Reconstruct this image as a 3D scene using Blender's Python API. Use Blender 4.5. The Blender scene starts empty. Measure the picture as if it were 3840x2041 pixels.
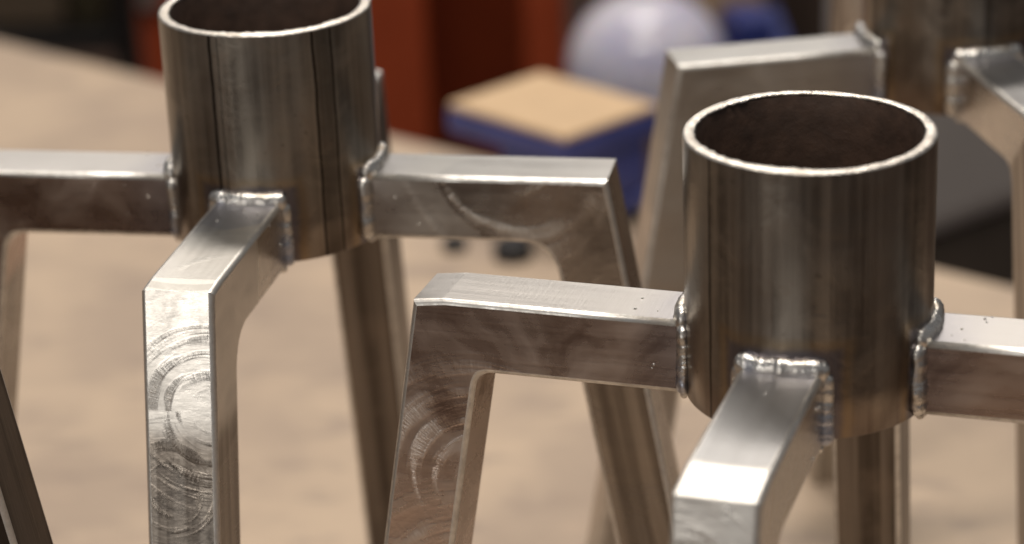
import bpy, bmesh, math, random
from mathutils import Vector, Matrix
sin, cos, tan, pi = math.sin, math.cos, math.tan, math.pi
rad = math.radians
SC = bpy.context.scene
COL = SC.collection

# ------------------------------------------------------------------ camera
FPX, PITCH, ROLL, H = 9408.26, rad(22.23395), rad(-2.39536), 0.588187     # photo is 3840 px wide
FW = Vector((0, cos(PITCH), -sin(PITCH)))
U0 = Vector((0, sin(PITCH), cos(PITCH)))
R0 = Vector((1, 0, 0))
RT = R0 * cos(ROLL) + U0 * sin(ROLL)
UP = U0 * cos(ROLL) - R0 * sin(ROLL)
cam = bpy.data.objects.new('camera', bpy.data.cameras.new('camera'))
COL.objects.link(cam)
cam.matrix_world = Matrix(((RT.x, UP.x, -FW.x, 0), (RT.y, UP.y, -FW.y, 0), (RT.z, UP.z, -FW.z, H), (0, 0, 0, 1)))
cam.data.sensor_width = 36.0
cam.data.lens = FPX / 3840 * 36.0
cam.data.clip_start, cam.data.clip_end = 0.02, 50
cam.data.dof.use_dof = True
cam.data.dof.focus_distance = 0.80
cam.data.dof.aperture_fstop = 6.5
SC.camera = cam

# ------------------------------------------------------------------ world and lamps
world = bpy.data.worlds.new('World'); SC.world = world; world.use_nodes = True
bg = world.node_tree.nodes['Background']
bg.inputs[0].default_value = (0.80, 0.79, 0.80, 1); bg.inputs[1].default_value = 0.19

def lamp(name, loc, target, sx, sy, power, color):
    d = bpy.data.lights.new(name, 'AREA'); d.shape = 'RECTANGLE'; d.size, d.size_y = sx, sy
    d.energy = power; d.color = color
    o = bpy.data.objects.new(name, d); COL.objects.link(o); o.location = loc
    o.rotation_euler = (Vector(target) - Vector(loc)).to_track_quat('-Z', 'Y').to_euler()
    return o
WARM = (1.0, 0.925, 0.835)
lamp('ceiling_and_fill_lamp', (-0.25, 0.15, 2.40), (-0.25, 0.45, 0), 1.20, 0.16, 30, WARM)
lamp('ceiling_and_fill_lamp', (0.05, 2.35, 2.40), (0.05, 1.6, 0), 1.20, 0.24, 38, WARM)
for x in (-1.1, 0.9):
    lamp('ceiling_and_fill_lamp', (x, 5.0, 2.40), (x * 0.5, 3.2, 0), 1.40, 0.6, 9, (1.0, 0.95, 0.90))  # far pair is added, unseen fill to lighten the bar tops
lamp('leg_fill_light', (-1.30, -1.15, 0.46), (0.0, 0.7, 0.2), 0.42, 0.34, 5.2, (1.0, 0.95, 0.88))  # added light behind the camera, brightens the front leg faces

SC.view_settings.view_transform = 'Standard'; SC.view_settings.look = 'None'
SC.view_settings.exposure = 0.15; SC.view_settings.gamma = 1.0
SC.render.engine = 'CYCLES'
SC.cycles.use_denoising = True
SC.cycles.max_bounces = 8
SC.cycles.sample_clamp_indirect = 6.0

# ------------------------------------------------------------------ pixel helpers
def ray(px, py): return FW + RT * ((px - 1920) / FPX) - UP * ((py - 1020.5) / FPX)
def on_z(px, py, z=0.0):
    d = ray(px, py); k = (z - H) / d.z
    return Vector((0, 0, H)) + d * k
def on_y(px, py, y):
    d = ray(px, py); return Vector((0, 0, H)) + d * (y / d.y)

# ------------------------------------------------------------------ node helpers
class NT:
    def __init__(s, name):
        s.m = bpy.data.materials.new(name); s.m.use_nodes = True
        s.t = s.m.node_tree; s.b = s.t.nodes['Principled BSDF']
    def n(s, typ, **k):
        x = s.t.nodes.new(typ)
        for a, v in k.items(): setattr(x, a, v)
        return x
    def put(s, sock, v):
        if hasattr(v, 'is_output'): s.t.links.new(v, sock)
        else: sock.default_value = v
    def math(s, op, a, b=0.0, c=0.0, clamp=False):
        x = s.n('ShaderNodeMath', operation=op, use_clamp=clamp)
        s.put(x.inputs[0], a); s.put(x.inputs[1], b); s.put(x.inputs[2], c)
        return x.outputs[0]
    def obj(s): return s.n('ShaderNodeTexCoord').outputs['Object']
    def map(s, v, loc=(0, 0, 0), rot=(0, 0, 0), sc=(1, 1, 1)):
        x = s.n('ShaderNodeMapping'); s.put(x.inputs[0], v)
        x.inputs[1].default_value = loc; x.inputs[2].default_value = rot; x.inputs[3].default_value = sc
        return x.outputs[0]
    def noise(s, v, scale, detail=3, rough=0.55, dist=0.0):
        x = s.n('ShaderNodeTexNoise'); s.put(x.inputs['Vector'], v)
        x.inputs['Scale'].default_value = scale; x.inputs['Detail'].default_value = detail
        x.inputs['Roughness'].default_value = rough; x.inputs['Distortion'].default_value = dist
        return x.outputs['Fac']
    def rng(s, v, a, b, c, d, smooth=False):
        x = s.n('ShaderNodeMapRange'); s.put(x.inputs[0], v)
        if smooth: x.interpolation_type = 'SMOOTHSTEP'
        for i, q in enumerate((a, b, c, d)): s.put(x.inputs[i + 1], q)
        return x.outputs[0]
    def mix(s, f, a, b, blend='MIX'):
        x = s.n('ShaderNodeMix', data_type='RGBA', blend_type=blend)
        s.put(x.inputs[0], f)
        for i, q in ((6, a), (7, b)):
            s.put(x.inputs[i], q if hasattr(q, 'is_output') else (*q, 1))
        return x.outputs[2]
    def bump(s, h, dist, strength=1.0, prev=None):
        x = s.n('ShaderNodeBump'); x.inputs['Strength'].default_value = strength
        x.inputs['Distance'].default_value = dist; s.put(x.inputs['Height'], h)
        if prev is not None: s.t.links.new(prev, x.inputs['Normal'])
        return x.outputs[0]
    def set(s, **k):
        for a, v in k.items():
            sock = s.b.inputs[a.replace('_', ' ')]
            if isinstance(v, tuple) and len(v) == 3: v = (*v, 1)
            s.put(sock, v)
        return s.m

# ---- bare steel bar, ground with a flap disc.  local x = away from the socket, y = across, z = up
def ground_steel(name, seed, arcs=(), swirls=(), base=(0.58, 0.545, 0.50), rough=0.30, scratch=0.6, mill_below=None, lean=rad(9.8), warm_reflect=0.35, top_rough=0.0, bands=()):
    N = NT(name); v = N.obj(); rnd = random.Random(seed)
    off = tuple(rnd.uniform(-3, 3) for _ in range(3))
    w = N.map(v, loc=off)
    sep = N.n('ShaderNodeSeparateXYZ'); N.put(sep.inputs[0], v); X, Y, Z = sep.outputs
    tc = N.n('ShaderNodeTexCoord'); sn = N.n('ShaderNodeSeparateXYZ'); N.put(sn.inputs[0], tc.outputs['Normal'])
    # drawn mill grain along the bar
    grain = N.noise(N.map(w, sc=(14, 420, 420)), 1.0, 4, 0.6)
    # fine diagonal disc scratches
    scr = N.noise(N.map(w, rot=(0.0, rad(38), rad(33)), sc=(1500, 70, 70)), 1.0, 3, 0.7)
    blot = N.noise(w, 38, 4, 0.6, 0.6)
    big = N.noise(w, 16, 2, 0.5)
    patch = None
    for (cx, cy, cz, r, sgn) in arcs:
        d = N.n('ShaderNodeVectorMath', operation='DISTANCE'); N.put(d.inputs[0], v); d.inputs[1].default_value = (cx, cy, cz)
        dd = N.math('ADD', d.outputs['Value'], N.math('MULTIPLY', N.math('SUBTRACT', blot, 0.5), 0.0016))
        f = N.rng(dd, r - 0.0003, r + 0.0003, 0.0 if sgn > 0 else 1.0, 1.0 if sgn > 0 else 0.0)
        patch = f if patch is None else N.math('MULTIPLY', patch, f)
    if patch is None: patch = N.rng(blot, 0.35, 0.65, 0.0, 0.5)
    # arcs left by the turning disc: scratches that run round a centre, in bands
    sw = None
    for (plane, c1, c2, rmax, amt, freq) in swirls:
        p, q = {'yz': (Y, Z), 'xz': (X, Z), 'xy': (X, Y)}[plane]
        dp, dq = N.math('SUBTRACT', p, c1), N.math('SUBTRACT', q, c2)
        rr = N.math('SQRT', N.math('ADD', N.math('MULTIPLY', dp, dp), N.math('MULTIPLY', dq, dq)))
        th = N.math('ARCTAN2', dq, dp)
        comb = N.n('ShaderNodeCombineXYZ'); N.put(comb.inputs[0], N.math('MULTIPLY', rr, 1700.0)); N.put(comb.inputs[1], N.math('MULTIPLY', th, 5.0)); comb.inputs[2].default_value = seed
        fine = N.noise(comb.outputs[0], 1.0, 3, 0.65)
        # short strokes across the band, like teeth
        comb2 = N.n('ShaderNodeCombineXYZ'); N.put(comb2.inputs[0], N.math('MULTIPLY', rr, 120.0)); N.put(comb2.inputs[1], N.math('MULTIPLY', th, 34.0)); comb2.inputs[2].default_value = seed + 4
        teeth = N.noise(comb2.outputs[0], 1.0, 3, 0.7)
        nrm = {'yz': sn.outputs[0], 'xz': sn.outputs[1], 'xy': sn.outputs[2]}[plane]
        flat = N.rng(N.math('ABSOLUTE', nrm), 0.8, 0.95, 0.0, 1.0)
        comb3 = N.n('ShaderNodeCombineXYZ'); N.put(comb3.inputs[0], N.math('MULTIPLY', rr, freq)); N.put(comb3.inputs[1], N.math('MULTIPLY', th, 0.55)); comb3.inputs[2].default_value = seed * 3.1
        bw = N.noise(comb3.outputs[0], 1.0, 2, 0.55, 0.25)
        m = N.math('MULTIPLY', N.rng(bw, 0.46, 0.68, 0.0, 1.0, True), N.rng(rr, rmax * 0.45, rmax, amt, 0.0, True))
        m = N.math('MULTIPLY', N.math('MULTIPLY', m, flat), N.rng(rr, rmax * 0.10, rmax * 0.32, 0.0, 1.0, True))
        m = N.math('MULTIPLY', m, N.rng(blot, 0.34, 0.58, 0.25, 1.0, True))
        k = N.math('MULTIPLY', m, N.math('ADD', N.math('MULTIPLY', fine, 0.9), N.math('MULTIPLY', N.rng(teeth, 0.45, 0.70, 0, 1), 0.7)))
        sw = k if sw is None else N.math('MAXIMUM', sw, k)
    if sw is None: sw = 0.0
    heat = N.rng(N.math('ADD', X, N.math('MULTIPLY', N.math('SUBTRACT', blot, 0.5), 0.014)), 0.038, 0.060, 1, 0, True)
    up = N.rng(sn.outputs[2], 0.8, 0.95, 0.0, 1.0)                     # upper faces: the grey light they reflect is painted into the colour
    c = N.mix(N.rng(blot, 0.30, 0.75, 0.0, 0.50), base, tuple(q * 0.72 for q in base))
    c = N.mix(N.rng(big, 0.42, 0.72, 0.0, warm_reflect, True), c, (0.50, 0.355, 0.285))  # brown reflections on the bar sides, painted as warm patches of colour
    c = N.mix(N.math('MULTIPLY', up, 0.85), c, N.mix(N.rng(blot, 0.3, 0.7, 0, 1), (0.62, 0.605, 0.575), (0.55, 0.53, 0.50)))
    for (x0, x1, skew, col, fac) in bands:                             # zones the disc left on the upper face
        xx = N.math('ADD', X, N.math('ADD', N.math('MULTIPLY', Y, skew), N.math('MULTIPLY', N.math('MULTIPLY', Y, Y), 14.0)))
        xx = N.math('ADD', xx, N.math('MULTIPLY', N.math('SUBTRACT', blot, 0.5), 0.002))
        mz = N.math('MULTIPLY', N.rng(xx, x0 - 0.0003, x0 + 0.0003, 0, 1), N.rng(xx, x1 - 0.0003, x1 + 0.0003, 1, 0))
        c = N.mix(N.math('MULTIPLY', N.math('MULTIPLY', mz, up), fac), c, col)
    c = N.mix(N.math('MULTIPLY', heat, 0.5), c, (0.30, 0.29, 0.34))
    c = N.mix(N.math('MULTIPLY', patch, 0.40), c, (0.70, 0.67, 0.62))
    c = N.mix(N.rng(grain, 0.35, 0.75, 0.08, 0.0), c, (0.22, 0.19, 0.16))
    c = N.mix(N.math('MULTIPLY', sw, 0.75, clamp=True), c, (0.88, 0.86, 0.82))
    r = N.math('ADD', N.rng(blot, 0.3, 0.7, rough - 0.07, rough + 0.08), N.math('MULTIPLY', patch, 0.08))
    r = N.math('ADD', r, N.math('MULTIPLY', N.math('SUBTRACT', grain, 0.5), 0.16))
    r = N.math('ADD', r, N.math('MULTIPLY', sw, 0.14), clamp=True)
    rt = N.math('ADD', 0.33, N.math('MULTIPLY', N.math('SUBTRACT', grain, 0.5), 0.14))
    r = N.math('ADD', N.math('MULTIPLY', r, N.math('SUBTRACT', 1.0, up)), N.math('MULTIPLY', rt, up))
    if top_rough:
        r = N.math('ADD', r, N.math('MULTIPLY', N.math('MULTIPLY', up, top_rough), N.rng(big, 0.35, 0.65, 0.75, 1.1)))
    b1 = N.bump(N.math('ADD', big, N.math('MULTIPLY', blot, 0.12)), 0.0022, 0.15)
    b2 = N.bump(grain, 0.00006, 0.45, b1)
    b3 = N.bump(scr, 0.00010 * scratch, 0.6, b2)
    b4 = N.bump(sw, 0.00030, 0.7, b3) if sw != 0.0 else b3
    if mill_below is not None:
        wl = N.map(w, rot=(0, lean, 0))
        st = N.noise(N.map(wl, sc=(230, 230, 5)), 1.0, 4, 0.6)
        lo = N.rng(N.math('ADD', Z, N.math('MULTIPLY', N.math('SUBTRACT', blot, 0.5), 0.02)), mill_below - 0.006, mill_below + 0.006, 1, 0, True)
        cm = N.mix(N.rng(st, 0.40, 0.66, 0.0, 0.75), (0.33, 0.29, 0.25), (0.10, 0.08, 0.065))
        c = N.mix(lo, c, cm)
    return N.set(Base_Color=c, Metallic=1.0, Roughness=r, Normal=b4)

# ---- mill finish leg: long dark drawn streaks. local z runs roughly down the leg
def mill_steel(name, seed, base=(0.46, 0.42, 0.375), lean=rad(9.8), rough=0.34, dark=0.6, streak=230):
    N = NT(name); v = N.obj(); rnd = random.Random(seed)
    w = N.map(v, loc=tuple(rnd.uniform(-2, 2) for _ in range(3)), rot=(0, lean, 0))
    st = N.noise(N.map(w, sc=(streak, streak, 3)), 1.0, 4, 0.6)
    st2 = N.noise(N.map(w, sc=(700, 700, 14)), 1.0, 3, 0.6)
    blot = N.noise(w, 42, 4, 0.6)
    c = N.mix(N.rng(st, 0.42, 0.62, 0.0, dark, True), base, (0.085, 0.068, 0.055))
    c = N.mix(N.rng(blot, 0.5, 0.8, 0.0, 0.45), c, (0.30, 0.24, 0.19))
    r = N.math('ADD', rough - 0.06, N.math('MULTIPLY', st2, 0.16))
    b1 = N.bump(blot, 0.0012, 0.3); b2 = N.bump(st2, 0.00015, 0.6, b1)
    return N.set(Base_Color=c, Metallic=1.0, Roughness=r, Normal=b2)

# ---- dark drawn pipe with lengthwise lines; lines = (azimuth in rad, half width in rad, strength)
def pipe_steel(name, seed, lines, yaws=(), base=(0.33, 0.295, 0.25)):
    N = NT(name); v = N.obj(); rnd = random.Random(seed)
    w = N.map(v, loc=tuple(rnd.uniform(-2, 2) for _ in range(3)))
    st = N.noise(N.map(w, sc=(150, 150, 3)), 1.0, 4, 0.62)
    st2 = N.noise(N.map(w, sc=(620, 620, 10)), 1.0, 3, 0.6)
    blot = N.noise(w, 55, 5, 0.62, 0.4)
    pit = N.noise(w, 420, 2, 0.5)
    pitm = N.math('MULTIPLY', N.rng(pit, 0.66, 0.72, 0, 1), N.rng(blot, 0.50, 0.62, 0, 1))
    sep = N.n('ShaderNodeSeparateXYZ'); N.put(sep.inputs[0], v)
    az = N.math('ARCTAN2', sep.outputs[1], sep.outputs[0])
    az = N.math('ADD', az, N.math('MULTIPLY', N.math('SUBTRACT', N.noise(w, 60, 3), 0.5), 0.035))
    c = N.mix(N.rng(st, 0.42, 0.64, 0.0, 0.80), base, (0.11, 0.093, 0.078))
    c = N.mix(N.rng(blot, 0.45, 0.70, 0.0, 0.65), c, (0.42, 0.37, 0.31))
    c = N.mix(N.rng(blot, 0.60, 0.75, 0.0, 0.35), c, (0.20, 0.12, 0.08))
    # heat stain low on the pipe where the bars are welded
    heat = N.rng(N.math('ADD', sep.outputs[2], N.math('MULTIPLY', blot, 0.02)), 0.262, 0.300, 0.45, 0.0, True)
    c = N.mix(heat, c, (0.16, 0.10, 0.075))
    tint = None
    for yw in yaws:
        da = N.math('SUBTRACT', az, yw)
        da = N.math('ABSOLUTE', N.math('ARCTAN2', N.math('SINE', da), N.math('COSINE', da)))
        u = N.math('SUBTRACT', N.math('MULTIPLY', da, RO), TW / 2)
        t = N.math('SUBTRACT', N.math('ABSOLUTE', N.math('SUBTRACT', sep.outputs[2], ZA - TH / 2)), TH / 2)
        e = N.math('MAXIMUM', u, t); tint = e if tint is None else N.math('MINIMUM', tint, e)
    if tint is not None:
        tint = N.math('ADD', tint, N.math('MULTIPLY', N.math('SUBTRACT', blot, 0.5), 0.006))
        c = N.mix(N.rng(tint, 0.0065, 0.0105, 0.45, 0.0, True), c, (0.36, 0.25, 0.13))
        c = N.mix(N.rng(tint, 0.0035, 0.0070, 0.75, 0.0, True), c, (0.13, 0.13, 0.17))
    for a, hw, sg in lines:
        dd = N.math('ABSOLUTE', N.math('SUBTRACT', az, a))
        m = N.rng(dd, hw * 0.5, hw, sg, 0.0, True)
        m = N.math('MULTIPLY', m, N.rng(blot, 0.28, 0.42, 0.5, 1.0))
        c = N.mix(m, c, (0.025, 0.02, 0.018))
    c = N.mix(N.math('MULTIPLY', pitm, 0.35), c, (0.06, 0.05, 0.04))
    r = N.math('ADD', 0.20, N.math('MULTIPLY', st2, 0.16))
    r = N.math('ADD', r, N.math('MULTIPLY', blot, 0.08))
    b1 = N.bump(blot, 0.0012, 0.28); b2 = N.bump(st2, 0.00012, 0.5, b1)
    return N.set(Base_Color=c, Metallic=1.0, Roughness=r, Normal=b2)

def simple(name, col, rough=0.5, metal=0.0, var=0.25, scale=30, bump=0.0, bscale=200, **k):
    N = NT(name); v = N.obj()
    n = N.noise(v, scale, 4, 0.6)
    c = N.mix(N.rng(n, 0.3, 0.7, 0, 1), col, tuple(q * (1 - var) for q in col))
    kw = dict(Base_Color=c, Metallic=metal, Roughness=rough, **k)
    if bump: kw['Normal'] = N.bump(N.noise(v, bscale, 3), bump, 0.6)
    return N.set(**kw)

def weld_mat():
    N = NT('weld_metal'); v = N.obj()
    n = N.noise(v, 130, 4, 0.6); n2 = N.noise(v, 900, 3, 0.6); n3 = N.noise(v, 60, 2)
    c = N.mix(N.rng(n, 0.35, 0.65, 0, 1), (0.80, 0.78, 0.74), (0.56, 0.53, 0.49))
    c = N.mix(N.rng(n3, 0.56, 0.68, 0, 0.6), c, (0.36, 0.42, 0.58))
    c = N.mix(N.rng(n3, 0.30, 0.42, 0.5, 0.0), c, (0.55, 0.42, 0.26))
    c = N.mix(N.rng(n2, 0.62, 0.72, 0, 0.5), c, (0.10, 0.08, 0.07))
    b = N.bump(n2, 0.00035, 0.7, N.bump(n, 0.0008, 0.5))
    return N.set(Base_Color=c, Metallic=1.0, Roughness=N.rng(n, 0.3, 0.7, 0.22, 0.38), Normal=b)
M_WELD = weld_mat()

def rim_mat():
    N = NT('cut_rim_steel'); v = N.obj()
    n = N.noise(v, 260, 4, 0.65); n2 = N.noise(v, 1500, 2, 0.6); n3 = N.noise(v, 45, 3)
    c = N.mix(N.rng(n, 0.35, 0.65, 0, 1), (0.74, 0.70, 0.64), (0.55, 0.50, 0.44))
    c = N.mix(N.rng(n3, 0.55, 0.7, 0, 0.4), c, (0.50, 0.42, 0.33))
    b = N.bump(n2, 0.0003, 0.8, N.bump(n, 0.0008, 0.7))
    return N.set(Base_Color=c, Metallic=1.0, Roughness=N.rng(n, 0.3, 0.7, 0.30, 0.46), Normal=b)
M_RIM = rim_mat()
def edge_mat():
    N = NT('edge_glint_steel'); v = N.obj()
    n = N.noise(v, 220, 4, 0.65)
    return N.set(Base_Color=N.mix(N.rng(n, 0.35, 0.65, 0, 1), (0.82, 0.80, 0.76), (0.62, 0.59, 0.55)), Metallic=1.0, Roughness=N.rng(n, 0.3, 0.7, 0.36, 0.52), Normal=N.bump(n, 0.0004, 0.5))
M_EDGE = edge_mat()  # paler corners: the light that edges catch is put into the colour
M_BORE = simple('pipe_bore_scale', (0.075, 0.042, 0.028), 0.6, 0.0, 0.6, 90, 0.0006, 260)

def bench_mat():
    N = NT('worn_bench_board'); v = N.obj()
    big = N.noise(v, 7.0, 4, 0.6, 0.4); mid = N.noise(N.map(v, rot=(0, 0, rad(40)), sc=(1, 2.4, 1)), 17, 5, 0.62)
    fine = N.noise(v, 150, 4, 0.7)
    c = N.mix(N.rng(big, 0.36, 0.64, 0, 1, True), (0.525, 0.40, 0.285), (0.40, 0.305, 0.23))
    c = N.mix(N.rng(mid, 0.50, 0.70, 0, 0.75, True), c, (0.31, 0.235, 0.185))
    c = N.mix(N.rng(mid, 0.20, 0.42, 0.45, 0.0, True), c, (0.60, 0.44, 0.315))
    c = N.mix(N.rng(fine, 0.60, 0.78, 0, 0.35), c, (0.22, 0.17, 0.13))
    return N.set(Base_Color=c, Roughness=N.rng(big, 0.3, 0.7, 0.5, 0.68), Normal=N.bump(fine, 0.0006, 0.4))

# ------------------------------------------------------------------ mesh helpers
def link(name, bm, mats, parent=None, smooth=False, loc=None, rotz=0.0):
    me = bpy.data.meshes.new(name)
    bmesh.ops.recalc_face_normals(bm, faces=bm.faces)
    bm.to_mesh(me); bm.free()
    for m in (mats if isinstance(mats, (list, tuple)) else [mats]): me.materials.append(m)
    if smooth:
        for p in me.polygons: p.use_smooth = True
    o = bpy.data.objects.new(name, me); COL.objects.link(o)
    if parent: o.parent = parent
    if loc: o.location = loc
    o.rotation_euler.z = rotz
    return o
def empty(name, loc, label=None, cat=None, group=None, rotz=0.0):
    o = bpy.data.objects.new(name, None); COL.objects.link(o); o.location = loc; o.rotation_euler.z = rotz
    o.empty_display_size = 0.05
    if label: o['label'] = label; o['category'] = cat
    if group: o['group'] = group
    return o
def box(bm, x0, x1, y0, y1, z0, z1, bev=0.0, seg=2):
    b = bmesh.new()
    r = bmesh.ops.create_cube(b, size=1.0)
    for v in b.verts:
        v.co = Vector(((x0 + x1) / 2 + v.co.x * (x1 - x0), (y0 + y1) / 2 + v.co.y * (y1 - y0), (z0 + z1) / 2 + v.co.z * (z1 - z0)))
    if bev: bmesh.ops.bevel(b, geom=b.edges[:], offset=bev, segments=seg, affect='EDGES', profile=0.5)
    me = bpy.data.meshes.new('t'); b.to_mesh(me); b.free(); bm.from_mesh(me); bpy.data.meshes.remove(me)
    return bm
def lathe(bm, prof, n=96, cap=True):
    rings = []
    for r, z in prof:
        rings.append([bm.verts.new((r * cos(2 * pi * k / n), r * sin(2 * pi * k / n), z)) for k in range(n)])
    for a, b in zip(rings, rings[1:]):
        for k in range(n): bm.faces.new((a[k], a[(k + 1) % n], b[(k + 1) % n], b[k]))
    if cap:
        bm.faces.new(rings[0][::-1]); bm.faces.new(rings[-1])
    return rings

# ------------------------------------------------------------------ the welded base
RO, RI = 0.038, 0.0342                       # socket pipe
ZRIM, ZA, ZB = 0.34069, 0.27967, 0.25615      # rim, top of bars, lower end of pipe
TH, TW, RC = 0.02439, 0.02483, 0.0017        # bar height, width, corner radius
LARM, LEAN = 0.12017, rad(9.8045)

def fix_order():
    """section corner order as a proper loop"""
    res = []
    hw = TW / 2; n = 4
    cs = ((RC, hw - RC, 0, 90), (RC, -(hw - RC), 90, 180), (TH - RC, -(hw - RC), 180, 270), (TH - RC, hw - RC, 270, 360))
    for cd, cy, a0, a1 in cs:
        for q in range(n + 1):
            a = rad(a0 + (a1 - a0) * q / n)
            res.append((cd - RC * sin(a), cy + RC * cos(a)))
    return res
SECT = fix_order()
def section(o, i):
    o = Vector(o); i = Vector(i); d = i - o; k = d.length / TH; e = d.normalized()
    return [Vector(((o + e * (dep * k)).x, y, (o + e * (dep * k)).y)) for dep, y in SECT]

def sweep(name, pairs, mat, parent, yaw, cap0=True, cap1=True):
    bm = bmesh.new(); rings = [[bm.verts.new(p) for p in section(*pr)] for pr in pairs]
    n = len(rings[0])
    for a, b in zip(rings, rings[1:]):
        for k in range(n):
            f = bm.faces.new((a[k], a[(k + 1) % n], b[(k + 1) % n], b[k]))
            f.smooth = (k % 5) != 4                      # rounded corners smooth, flats flat
            f.material_index = 1 if f.smooth else 0
    if cap0: bm.faces.new(rings[0][::-1])
    if cap1: bm.faces.new(rings[-1])
    return link(name, bm, [mat, M_EDGE], parent, rotz=yaw)

def bar_paths(L, a, za, rf=0.009, drop=0.0, dlen=0.012, zfoot=0.0):
    """(outer, inner) pairs of the arm and of the leg, met at the mitre"""
    zb = za - TH
    ic = L + TH * tan(a) - TH / cos(a)                      # inner corner
    dt = rf * tan((pi / 2 - a) / 2)
    t0 = Vector((ic - dt, zb)); t1 = Vector((ic, zb)) + dt * Vector((sin(a), -cos(a)))
    ctr = Vector((ic - dt, zb - rf))
    P = Vector((L, za - drop))
    arm = [((0.0353, za), (0.0353, zb)), ((L - 0.05, za), (L - 0.05, zb))]
    s1 = L - max(dlen, 0.006)
    arm.append(((s1, za), (min(s1, t0.x) if s1 < t0.x else t0.x - 0.001, zb)))
    nf = 8
    def arc(u):
        ang = pi / 2 - u * (pi / 2 - a)
        return ctr + rf * Vector((cos(ang), sin(ang)))
    for k in range(0, nf // 2 + 1):
        u = k / nf
        o = Vector((s1, za)).lerp(P, (k + 0.4) / (nf / 2 + 0.4))
        arm.append((tuple(o), tuple(arc(u))))
    leg = [(tuple(P), tuple(arc(0.5)))]
    dirv = Vector((sin(a), -cos(a)))
    o_end = P + dirv * ((t1 - P).dot(dirv))
    for k in range(nf // 2 + 1, nf + 1):
        u = k / nf
        o = P.lerp(o_end, (k - nf / 2) / (nf / 2))
        leg.append((tuple(o), tuple(arc(u))))
    for z in (0.12, zfoot):
        leg.append(((L + tan(a) * (za - z), z), (L + tan(a) * (za - z) - TH / cos(a), z)))
    return arm, leg

def bead(name, path, parent, seed, r=0.0029, pitch=0.0021, taper=0.80, amp=0.075):
    """rippled weld bead along a list of points"""
    rnd = random.Random(seed)
    P = [Vector(p) for p in path]
    # resample
    seg = [(b - a).length for a, b in zip(P, P[1:])]; tot = sum(seg); step = 0.00042
    n = max(12, int(tot / step)); pts = []
    for k in range(n + 1):
        t = tot * k / n; i = 0
        while i < len(seg) - 1 and t > seg[i]: t -= seg[i]; i += 1
        pts.append(P[i].lerp(P[i + 1], min(1, t / seg[i])))
    bm = bmesh.new(); rings = []; m = 14
    ph = rnd.uniform(0, 1)
    drift = [rnd.uniform(-1, 1) for _ in range(40)]
    def dr(t):
        i = int(t); f = t - i; return drift[i % 40] * (1 - f) + drift[(i + 1) % 40] * f
    for k, c in enumerate(pts):
        tg = (pts[min(k + 1, n)] - pts[max(k - 1, 0)]).normalized()
        nx = Vector((c.x, c.y, 0)).normalized(); nx = (nx - tg * nx.dot(tg)).normalized(); ny = tg.cross(nx)
        l = tot * k / n
        e = min(l, tot - l) / (r * 1.1); ef = taper + (1 - taper) * min(1, e) if e > 0.3 else taper * (0.55 + 1.5 * e)
        ring = []
        for j in range(m):
            a = 2 * pi * j / m
            s = (l + 0.9 * r * abs(cos(a))) / pitch + ph + 0.7 * dr(l / pitch * 0.4)
            saw = s - math.floor(s)
            rr = r * ef * (1 + amp * (1 - saw) ** 1.5 - amp * 0.4 + 0.11 * dr(l / pitch * 0.45 + 7) + 0.05 * dr(l / pitch * 0.9 + 19 + j * 0.7) + 0.02 * rnd.uniform(-1, 1))
            ring.append(bm.verts.new(c + (nx * cos(a) * 0.80 + ny * sin(a) * 1.22) * rr + nx * 0.0003 * dr(l / pitch + 3)))
        rings.append(ring)
    for a, b in zip(rings, rings[1:]):
        for j in range(m): bm.faces.new((a[j], a[(j + 1) % m], b[(j + 1) % m], b[j]))
    bm.faces.new(rings[0][::-1]); bm.faces.new(rings[-1])
    return link(name, bm, M_WELD, parent, True)

def onpipe(t, extra=0.0008): return math.sqrt(max(RO * RO - t * t, 1e-6)) + extra

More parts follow.
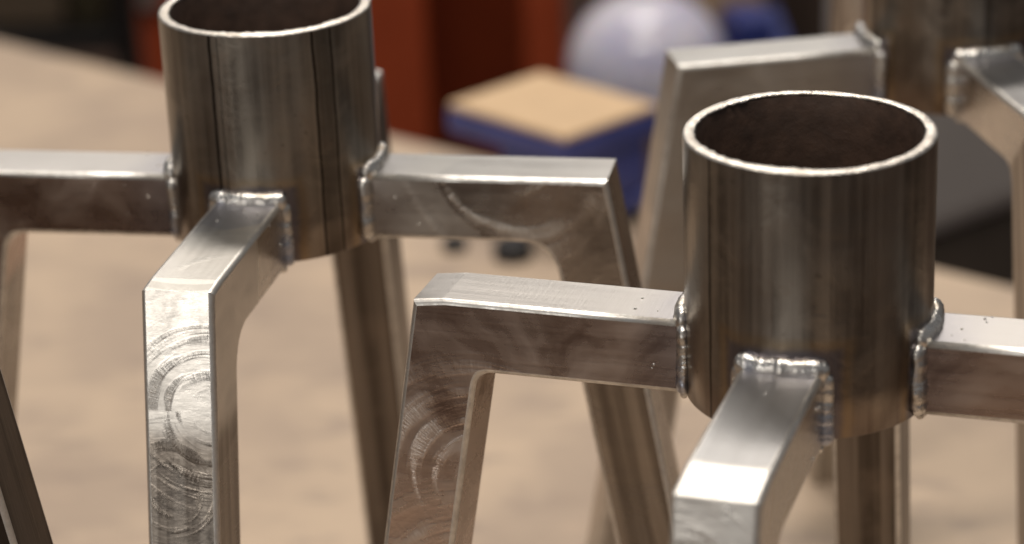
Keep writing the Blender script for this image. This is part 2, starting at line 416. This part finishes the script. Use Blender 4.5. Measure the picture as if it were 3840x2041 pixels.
def make_base(loc, label, arms, pipe_mat, seed, zrim=ZRIM):
    """arms: list of dict(yaw, dL, da, dz, arm_mat, leg_mat, rf, drop, dlen)"""
    root = empty('steel_base', (loc[0], loc[1], 0.0), label, 'steel base', 'welded steel bases on the bench')
    rnd = random.Random(seed)
    n = 128
    bm = bmesh.new()
    rg = lathe(bm, [(RO - 0.0004, ZB), (RO, ZB + 0.0004), (RO, 0.27), (RO, 0.30), (RO, zrim - 0.0007)], n, cap=False)
    tube = link('socket_tube', bm, [pipe_mat], root, True)
    bm = bmesh.new()
    lathe(bm, [(RI + 0.0002, zrim - 0.0006), (RI, zrim - 0.001), (RI, 0.30), (RI, ZB + 0.0003), (RO - 0.0004, ZB)], n, cap=False)
    link('bore', bm, [M_BORE], tube, True)
    bm = bmesh.new()
    jo = [rnd.uniform(-1, 1) for _ in range(n)]; ji = [rnd.uniform(-1, 1) for _ in range(n)]
    prof = ((RO, -0.0007, 0), (RO - 0.00012, -0.0003, 1), (RO - 0.0005, 0, 1), (RO - 0.0018, 0.0001, 0.6), (RI + 0.0006, 0.0, 1), (RI + 0.0001, -0.0003, 2), (RI + 0.0002, -0.0006, 0))
    rings = []
    for r, dz, j in prof:
        ring = []
        for k in range(n):
            lf = 0.00022 * sin(2 * 2 * pi * k / n + seed * 2 + (0 if r > 0.0365 else 2)) + 0.00014 * sin(7 * 2 * pi * k / n + seed)
            w = 0.00016 * (jo[k] if r > 0.0365 else ji[k]) * j + (lf if (j and r < 0.0365) else 0)
            ring.append(bm.verts.new(((r - abs(w)) * cos(2 * pi * k / n), (r - abs(w)) * sin(2 * pi * k / n), zrim + dz + w * 0.8 + 0.00018 * sin(3 * 2 * pi * k / n + seed))))
        rings.append(ring)
    for a, b in zip(rings, rings[1:]):
        for k in range(n): bm.faces.new((a[k], a[(k + 1) % n], b[(k + 1) % n], b[k]))
    link('cut_rim', bm, [M_RIM], tube, True)
    for q, A in enumerate(arms):
        za = ZA + A.get('dz', 0); L = LARM + A.get('dL', 0); a = LEAN + A.get('da', 0)
        ap, lp = bar_paths(L, a, za, A.get('rf', 0.009), A.get('drop', 0.0), A.get('dlen', 0.012))
        arm = sweep('arm', ap, A['arm_mat'], root, A['yaw'], True, False)
        sweep('leg', lp, A['leg_mat'], root, A['yaw'], False, True)
        hw = TW / 2
        s0 = seed * 17 + q * 5
        ex = 0.0016
        top = [(onpipe(t), t, za + 0.0006) for t in [(-hw - ex) + (2 * hw + 2 * ex) * i / 16 for i in range(17)]]
        bot = [(onpipe(t, 0.0004), t, za - TH - 0.0002) for t in [-hw + 2 * hw * i / 12 for i in range(13)]]
        bead('weld_bead', top, arm, s0 + 1, 0.0031, amp=0.06)
        bead('weld_bead', bot, arm, s0 + 2, 0.0016)
        for sg in (-1, 1):
            t = sg * (hw + 0.0009)
            side = [(onpipe(t), t * (1 + 0.01 * rnd.uniform(-1, 1)), za - 0.0004 - (TH - 0.001) * i / 10) for i in range(11)]
            bead('weld_bead', side, arm, s0 + 3 + sg, A.get('bead', 0.0028))
        bm = bmesh.new()
        for _ in range(9):
            rs = rnd.uniform(0.00025, 0.0006)
            if rnd.random() < 0.5: p = (rnd.uniform(0.043, 0.056), rnd.uniform(-hw, hw), za)
            else: p = (rnd.uniform(0.042, 0.055), rnd.choice((-hw, hw)), za - rnd.uniform(0.002, TH - 0.002))
            bmesh.ops.create_icosphere(bm, subdivisions=1, radius=rs, matrix=Matrix.Translation(p))
        link('weld_spatter', bm, M_WELD, arm, True)
    return root

def az_lines(base, specs):
    c = math.atan2(-base[1], -base[0])               # towards the camera
    return [(c + rad(a), w, s) for a, w, s in specs]
POS_A, POS_B, POS_C = (-0.08437, 0.86745), (0.09049, 0.70793), (0.18741, 0.99660)

# finishes
m_af = ground_steel('ground_steel_swirled', 3, [(0.128, 0.012, ZA, 0.060, -1)], [('yz', 0.010, 0.2390, 0.040, 0.75, 330), ('yz', -0.004, 0.212, 0.035, 0.4, 260), ('xy', 0.10, 0.010, 0.05, 0.5, 150)], base=(0.66, 0.63, 0.59), rough=0.25, mill_below=0.232, warm_reflect=0.1, top_rough=0.12, bands=[(0.030, 0.064, 0.5, (0.40, 0.41, 0.45), 0.75), (0.064, 0.084, -0.35, (0.58, 0.57, 0.54), 0.6), (0.112, 0.1165, 0.0, (0.30, 0.29, 0.26), 0.8)])
m_ar = ground_steel('ground_steel_bitten', 9, [(0.090, -0.0124, 0.286, 0.028, 1), (0.0, -0.0124, 0.27, 0.078, -1)], [('xz', 0.092, 0.290, 0.055, 1.0, 110), ('xz', 0.135, 0.225, 0.04, 0.6, 240)], rough=0.24, base=(0.52, 0.475, 0.425), mill_below=0.222, warm_reflect=0.3)  # first swirl also paints the highlight along the ground arc
m_al = ground_steel('ground_steel_brown_reflect', 12, [], [('xz', 0.105, 0.292, 0.055, 0.9, 120)], rough=0.27, base=(0.45, 0.33, 0.27), mill_below=0.235, warm_reflect=0.6)  # coppery base paints reflected brown; the swirl also paints a highlight
m_bl = ground_steel('ground_steel_warm_reflect', 21, [], [('xz', 0.104, 0.216, 0.060, 0.65, 260), ('xz', 0.108, 0.165, 0.065, 0.7, 240)], rough=0.25, base=(0.62, 0.49, 0.42), scratch=0.7, warm_reflect=0.45)  # base tinted with the brown that the sides reflect
m_bf = ground_steel('ground_steel_bright_end', 31, [(LARM + 0.004, 0.0, ZA, 0.021, -1)], [('yz', -0.010, 0.250, 0.05, 1.0, 260)], rough=0.24, base=(0.66, 0.635, 0.60), scratch=1.0, warm_reflect=0.1, top_rough=0.11, bands=[(0.030, 0.1015, 0.0, (0.44, 0.44, 0.45), 0.8), (0.1015, 0.125, 0.0, (0.68, 0.66, 0.62), 0.7)])
m_br = ground_steel('ground_steel_copper_reflect', 41, [], [], rough=0.25, base=(0.54, 0.40, 0.33), warm_reflect=0.6)  # coppery base colour stands for reflected brown surroundings
m_leg = mill_steel('mill_steel_leg', 8)
m_shaded = mill_steel('mill_steel_shaded', 15, base=(0.23, 0.195, 0.165), dark=0.92, streak=120)  # shaded copy: darker base and black streaks paint shade and dark reflections
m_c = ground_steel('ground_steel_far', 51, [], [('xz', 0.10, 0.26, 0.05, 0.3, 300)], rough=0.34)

pA = pipe_steel('pipe_steel_lined', 2, az_lines(POS_A, [(-32, 0.020, 0.95), (-27.5, 0.010, 0.6), (24, 0.018, 0.95), (35, 0.016, 0.95), (29.5, 0.10, 0.45), (74, 0.05, 0.6)]), [rad(q) for q in (169.3, 257.8, -11.2, 78.7)])
pB = pipe_steel('pipe_steel_dark', 7, az_lines(POS_B, [(-50, 0.013, 0.9), (58, 0.12, 0.35), (-75, 0.06, 0.4)]), [rad(q) for q in (161, 250.8, -18.2, 71.9)], base=(0.37, 0.325, 0.275))
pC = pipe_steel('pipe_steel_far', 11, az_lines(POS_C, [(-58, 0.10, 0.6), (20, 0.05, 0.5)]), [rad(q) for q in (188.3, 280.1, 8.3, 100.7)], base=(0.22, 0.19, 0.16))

base_a = make_base(POS_A, 'steel base at left whose round socket has dark seam lines down its side', [
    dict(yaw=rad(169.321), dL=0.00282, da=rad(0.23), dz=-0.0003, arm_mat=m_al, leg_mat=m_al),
    dict(yaw=rad(257.823), dL=-0.00319, da=rad(1.39), dz=-0.00044, arm_mat=m_af, leg_mat=m_af, drop=0.0007, dlen=0.009, rf=0.016, bead=0.0016),
    dict(yaw=rad(-11.211), dL=0.0037, da=rad(-0.17), dz=0.00178, arm_mat=m_ar, leg_mat=m_ar, rf=0.014),
    dict(yaw=rad(78.720), dL=-0.00259, da=rad(0.15), dz=-0.00067, arm_mat=m_c, leg_mat=m_shaded)], pA, 1)
base_b = make_base(POS_B, 'nearest welded steel base, its plain dark round socket fully in view at right', [
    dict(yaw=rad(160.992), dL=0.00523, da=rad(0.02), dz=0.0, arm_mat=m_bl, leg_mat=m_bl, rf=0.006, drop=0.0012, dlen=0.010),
    dict(yaw=rad(250.825), dL=-0.00183, da=rad(0.38), dz=-0.00124, arm_mat=m_bf, leg_mat=m_bf, drop=0.0017, dlen=0.016, rf=0.012, bead=0.0019),
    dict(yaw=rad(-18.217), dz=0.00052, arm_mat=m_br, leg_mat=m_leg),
    dict(yaw=rad(71.920), dL=-0.0011, da=rad(-0.17), arm_mat=m_c, leg_mat=m_shaded)], pB, 2)
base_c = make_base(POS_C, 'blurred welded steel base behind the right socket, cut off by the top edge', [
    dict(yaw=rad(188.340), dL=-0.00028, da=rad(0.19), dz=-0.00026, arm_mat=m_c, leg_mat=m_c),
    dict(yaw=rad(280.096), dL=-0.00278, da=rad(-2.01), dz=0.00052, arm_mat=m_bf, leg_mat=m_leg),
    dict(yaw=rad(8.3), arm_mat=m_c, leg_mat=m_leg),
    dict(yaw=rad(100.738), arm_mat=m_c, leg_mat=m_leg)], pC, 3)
# a fourth base stands left of the frame; one leg reaches into the lower left corner
yawE = rad(-13.0)
pe = on_y(30, 1700, 0.715)
foot_s = LARM + tan(LEAN) * (ZA - pe.z)
POS_E = (pe.x - foot_s * cos(yawE), pe.y - foot_s * sin(yawE))
base_e = make_base(POS_E, 'steel base of which only one dark slanting leg shows in the lower left corner', [
    dict(yaw=yawE + q * pi / 2, arm_mat=m_al, leg_mat=m_shaded) for q in range(4)], pC, 4)

# ------------------------------------------------------------------ bench and floor
M_BENCH = bench_mat()
e0, e1 = on_z(0, 150), on_z(3791, 1070)
dv = (e1 - e0).normalized(); nv = Vector((dv.y, -dv.x, 0))
if nv.y > 0: nv = -nv
c0, c1 = e0 - dv * 0.55, e1 + dv * 0.75
bm = bmesh.new()
corn = [c0, c1, c1 + nv * 1.12, c0 + nv * 1.12]
vt = [bm.verts.new((p.x, p.y, 0.0)) for p in corn]; vb = [bm.verts.new((p.x, p.y, -0.04)) for p in corn]
bm.faces.new(vt); bm.faces.new(vb[::-1])
for k in range(4): bm.faces.new((vt[k], vb[k], vb[(k + 1) % 4], vt[(k + 1) % 4]))
bmesh.ops.bevel(bm, geom=bm.edges[:], offset=0.003, segments=2, affect='EDGES')
bench = link('bench_top', bm, M_BENCH); bench['kind'] = 'structure'
ZF = -0.86
M_WOODLEG = simple('bench_leg_wood', (0.30, 0.21, 0.14), 0.6, 0, 0.3, 20)
for p, (sa, sb) in zip(corn, ((1, 1), (-1, 1), (-1, -1), (1, -1))):
    q = p + dv * 0.08 * sa + nv * 0.08 * sb
    bm = bmesh.new(); box(bm, -0.04, 0.04, -0.04, 0.04, ZF, -0.04, 0.003)
    link('bench_leg', bm, M_WOODLEG, bench, loc=(q.x, q.y, 0), rotz=math.atan2(dv.y, dv.x))
bm = bmesh.new()
bmesh.ops.create_grid(bm, x_segments=1, y_segments=1, size=7)
fl = link('floor', bm, simple('dark_concrete', (0.10, 0.052, 0.032), 0.95, 0, 0.45, 3.0), loc=(0, 3, ZF)); fl['kind'] = 'structure'

# ------------------------------------------------------------------ blue stand with wooden pad
M_BLUE = simple('blue_enamel', (0.060, 0.075, 0.270), 0.38, 0, 0.25, 40)
M_PAD = simple('tan_pad_wood', (0.66, 0.46, 0.27), 0.6, 0, 0.14, 30)
M_RUB = simple('black_rubber', (0.015, 0.014, 0.015), 0.6)
zt = 0.076
cL, cF, cR, cB = on_z(1666, 383, zt), on_z(2110, 517, zt), on_z(2475, 395, zt), on_z(2040, 262, zt)
cen = (cL + cF + cR + cB) / 4
ang = math.atan2((cF - cL).y, (cF - cL).x)
la = ((cF - cL).length + (cR - cB).length) / 2; lb = ((cR - cF).length + (cB - cL).length) / 2
st = empty('blue_stand', (cen.x, cen.y, 0), 'small blue stand with a flat tan wooden top, blurred at the far bench edge', 'stand', rotz=ang)
bm = bmesh.new(); box(bm, -la / 2, la / 2, -lb / 2, lb / 2, zt - 0.021, zt - 0.004, 0.003); link('platform', bm, M_BLUE, st)
bm = bmesh.new(); box(bm, -la / 2 + 0.0015, la / 2 - 0.0015, -lb / 2 + 0.0015, lb / 2 - 0.0015, zt - 0.0039, zt, 0.001); link('wooden_pad', bm, M_PAD, st)
bm = bmesh.new(); box(bm, -0.012, la / 2 - 0.004, -lb / 2 + 0.006, lb / 2 - 0.008, 0.020, zt - 0.0212, 0.004); link('pedestal', bm, M_BLUE, st)
bm = bmesh.new(); box(bm, -la / 2 + 0.016, la / 2 - 0.002, -lb / 2 + 0.003, lb / 2 - 0.004, 0.0085, 0.0198, 0.003); link('foot_plate', bm, M_BLUE, st)
for sx in (-1, 1):
    for sy in (-1, 1):
        bm = bmesh.new(); lathe(bm, [(0.006, 0), (0.0075, 0.001), (0.0075, 0.0084)], 20)
        link('rubber_foot', bm, M_RUB, st, True, loc=(sx * (la / 2 - 0.022) + 0.008, sy * (lb / 2 - 0.014), 0))

# ------------------------------------------------------------------ things beyond the bench
M_RED = simple('red_cabinet_paint', (0.46, 0.075, 0.022), 0.42, 0, 0.25, 6)
yc = 2.45
xl, xr = on_y(520, 150, yc).x, on_y(2125, 150, yc).x
cab = empty('red_cabinet', ((xl + xr) / 2, yc, ZF), 'tall dark red cabinet with an open recess standing behind the bench', 'cabinet')
W2 = (xr - xl) / 2; HT = 1.25
xa = on_y(1600, 150, yc).x - (xl + xr) / 2; xb = on_y(1965, 150, yc).x - (xl + xr) / 2
def cpart(name, x0, x1, y0, y1, z0, z1, mat=M_RED, bev=0.003, par=cab):
    bm = bmesh.new(); box(bm, x0, x1, y0, y1, z0, z1, bev); return link(name, bm, mat, par)
door = cpart('door', -W2 + 0.002, xa, 0.0, 0.018, 0.06, HT - 0.02)
cpart('side_panel', -W2, -W2 + 0.018, 0.02, 0.42, 0, HT); cpart('side_panel', W2 - 0.018, W2, 0.052, 0.42, 0, HT)
cpart('corner_post', xb, W2, 0.0, 0.05, 0, HT, bev=0.008)
cpart('back_panel', -W2 + 0.019, W2 - 0.019, 0.405, 0.42, 0, HT)
cpart('top_panel', -W2, W2, 0.0, 0.42, HT + 0.001, HT + 0.02); cpart('plinth', -W2 + 0.019, xb - 0.001, 0.03, 0.40, 0, 0.055)
M_ZINC = simple('zinc_handle', (0.75, 0.72, 0.68), 0.35, 1.0, 0.1)
hp = on_y(560, 14, yc - 0.02)
bm = bmesh.new(); box(bm, hp.x - cab.location.x - 0.011, hp.x - cab.location.x + 0.012, -0.022, -0.0005, hp.z - ZF - 0.006, hp.z - ZF + 0.05, 0.003)
link('handle', bm, M_ZINC, door)

# blue cart carrying a plastic bowl
yj = 2.0
M_BLUE2 = simple('blue_cart_paint', (0.030, 0.045, 0.20), 0.4, 0, 0.3, 12)
jl, jr = on_y(2135, 150, yj), on_y(2715, 150, yj)
ztop = on_y(2400, 330, yj).z
cart = empty('blue_cart', ((jl.x + jr.x) / 2 + 0.05, yj + 0.06, ZF), 'low dark blue cart behind the bench carrying a pale plastic bowl', 'cart')
ch = ztop - ZF
bm = bmesh.new(); box(bm, -0.095, 0.085, -0.08, 0.17, ch - 0.03, ch, 0.004); link('tray', bm, M_BLUE2, cart)
for sx in (-0.080, 0.070):
    for sy in (-0.065, 0.155):
        bm = bmesh.new(); box(bm, sx - 0.013, sx + 0.013, sy - 0.013, sy + 0.013, 0, ch - 0.0302, 0.002); link('cart_leg', bm, M_BLUE2, cart)
NJ = NT('pale_plastic'); 
M_JUG = NJ.set(Base_Color=NJ.mix(NJ.rng(NJ.noise(NJ.map(NJ.obj(), sc=(1, 1, 2.2)), 28, 3), 0.36, 0.62, 0, 1, True), (0.54, 0.53, 0.70), (0.72, 0.70, 0.78)), Roughness=0.09, Transmission_Weight=0.15, IOR=1.45, Subsurface_Weight=0.2)
rj = (jr.x - jl.x) / 2 * 1.06
bm = bmesh.new(); hj = 0.080
prof = [(rj * 1.03, 0), (rj * 1.04, 0.002), (rj * 1.03, 0.005), (rj, 0.006)]
prof += [(rj * (1 - (k / 20) ** 2.3) ** (1 / 2.3), 0.006 + (hj - 0.006) * k / 20) for k in range(1, 20)] + [(rj * 0.12, hj)]
lathe(bm, prof, 64)
jug = link('plastic_bowl', bm, M_JUG, None, True, loc=((jl.x + jr.x) / 2, yj, ztop + 0.0005))
jug['label'] = 'pale lilac upturned plastic bowl with bright highlights, blurred behind the tan-topped stand'; jug['category'] = 'bowl'
# boxes on the cart beside and behind the bowl
def cart_box(name, px0, px1, dy, depth, h, mat, rot, label, cat):
    a0, a1 = on_y(px0, 110, yj + dy), on_y(px1, 110, yj + dy)
    bm = bmesh.new(); box(bm, -(a1.x - a0.x) / 2, (a1.x - a0.x) / 2, -depth / 2, depth / 2, 0, h, 0.003)
    o = link(name, bm, mat, None, loc=((a0.x + a1.x) / 2, yj + dy + depth / 2, ztop + 0.0005), rotz=rad(rot)); o['label'] = label; o['category'] = cat
cart_box('small_blue_box', 2735, 2890, 0.045, 0.05, on_y(2740, 75, yj + 0.05).z - ztop, M_BLUE2, 12, 'small dark blue box beside the plastic bowl', 'box')
M_TAN = simple('tan_cardboard', (0.52, 0.36, 0.21), 0.8, 0, 0.2, 20)
cart_box('tan_carton', 2430, 2860, 0.125, 0.06, 0.20, M_TAN, 4, 'tan cardboard carton standing behind the plastic bowl', 'carton')
yk = 2.75
k0, k1 = on_y(2560, 60, yk), on_y(3420, 60, yk)
M_DKB = simple('dark_brown_board', (0.050, 0.030, 0.020), 0.7, 0, 0.4, 6)
lk = empty('added_cupboard', ((k0.x + k1.x) / 2, yk, ZF), 'dark brown cupboard added to darken the gap behind the cart, upper right of the red cabinet', 'cupboard')  # added so the bright floor here stays dark
wk = (k1.x - k0.x) / 2
bm = bmesh.new(); box(bm, -wk, wk, 0.02, 0.4, 0.0, 1.2, 0.004); link('carcass', bm, M_DKB, lk)
for sg in (-1, 1):
    bm = bmesh.new(); box(bm, min(sg * 0.003, sg * (wk - 0.006)), max(sg * 0.003, sg * (wk - 0.006)), 0.0, 0.0195, 0.05, 1.16, 0.003)
    dr_ = link('door', bm, M_DKB, lk)
# two black caps on the bench in front of the stand
for px, py, r_, lab in ((1705, 935, 0.008, 'smaller of two black caps on the bench before the blue stand'), (1925, 965, 0.012, 'larger of two black caps on the bench before the blue stand')):
    g_ = on_z(px, py)
    bm = bmesh.new(); lathe(bm, [(r_, 0), (r_ * 1.05, 0.001), (r_, r_ * 0.75), (r_ * 0.85, r_ * 0.95), (r_ * 0.3, r_)], 28)
    o = link('black_cap', bm, M_RUB, None, True, loc=(g_.x, g_.y, 0.0)); o['label'] = lab; o['category'] = 'cap'; o['group'] = 'black caps on the bench'

# grey machine housing at the right
M_GREY = simple('grey_machine_paint', (0.46, 0.42, 0.39), 0.5, 0, 0.10, 10)
M_BLK = simple('dark_iron', (0.10, 0.075, 0.055), 0.8, 0.0, 0.4, 8)
yg = 1.78
g0 = on_y(3360, 985, yg)
gm = empty('grey_machine', (g0.x, g0.y, ZF), 'grey machine housing on a dark pedestal, blurred beyond the bench at right', 'machine', rotz=rad(38))
zg = g0.z - ZF
bm = bmesh.new(); box(bm, 0, 0.42, 0, 0.09, zg, zg + 0.24, 0.025, 4); link('housing', bm, M_GREY, gm)
bm = bmesh.new(); box(bm, 0.04, 0.38, 0.012, 0.078, 0, zg - 0.0005, 0.006); link('pedestal', bm, M_BLK, gm)

# dark storage bins at the far left
M_BIN = simple('black_bin_plastic', (0.012, 0.010, 0.009), 0.55)
M_CARD = simple('brown_cardboard', (0.16, 0.115, 0.075), 0.8, 0, 0.3, 12)
M_OLV = simple('olive_metal', (0.055, 0.042, 0.018), 0.5, 0, 0.3)
yb = 2.6
b0, b1 = on_y(-250, 60, yb), on_y(500, 60, yb)
bn = empty('storage_rack', ((b0.x + b1.x) / 2, yb, ZF), 'dark storage rack in shadow at the upper left beyond the bench', 'rack')
hw = (b1.x - b0.x) / 2
for sx in (-hw + 0.012, hw - 0.012):
    for sy in (0.012, 0.33):
        bm = bmesh.new(); box(bm, sx - 0.012, sx + 0.012, sy - 0.012, sy + 0.012, 0, 1.15, 0.002); link('upright', bm, M_BIN, bn)
for z in (0.10, 0.45, 0.66, 0.95):
    bm = bmesh.new(); box(bm, -hw + 0.0245, hw - 0.0245, 0.0, 0.34, z, z + 0.02, 0.002); link('shelf', bm, M_BIN, bn)
def on_shelf(name, px, w, d, h, z, mat, label, cat):
    x = on_y(px, 60, yb).x
    bm = bmesh.new(); box(bm, -w / 2, w / 2, 0, d, 0, h, 0.004)
    o = link(name, bm, mat, None, loc=(x, yb + 0.05, ZF + z + 0.0205)); o['label'] = label; o['category'] = cat
on_shelf('cardboard_box', 60, 0.085, 0.2, 0.22, 0.66, M_CARD, 'brown cardboard box on the dark rack in the upper left corner', 'box')
on_shelf('olive_can', 305, 0.040, 0.12, 0.17, 0.66, M_OLV, 'dim olive can on the dark rack beside the brown box', 'can')
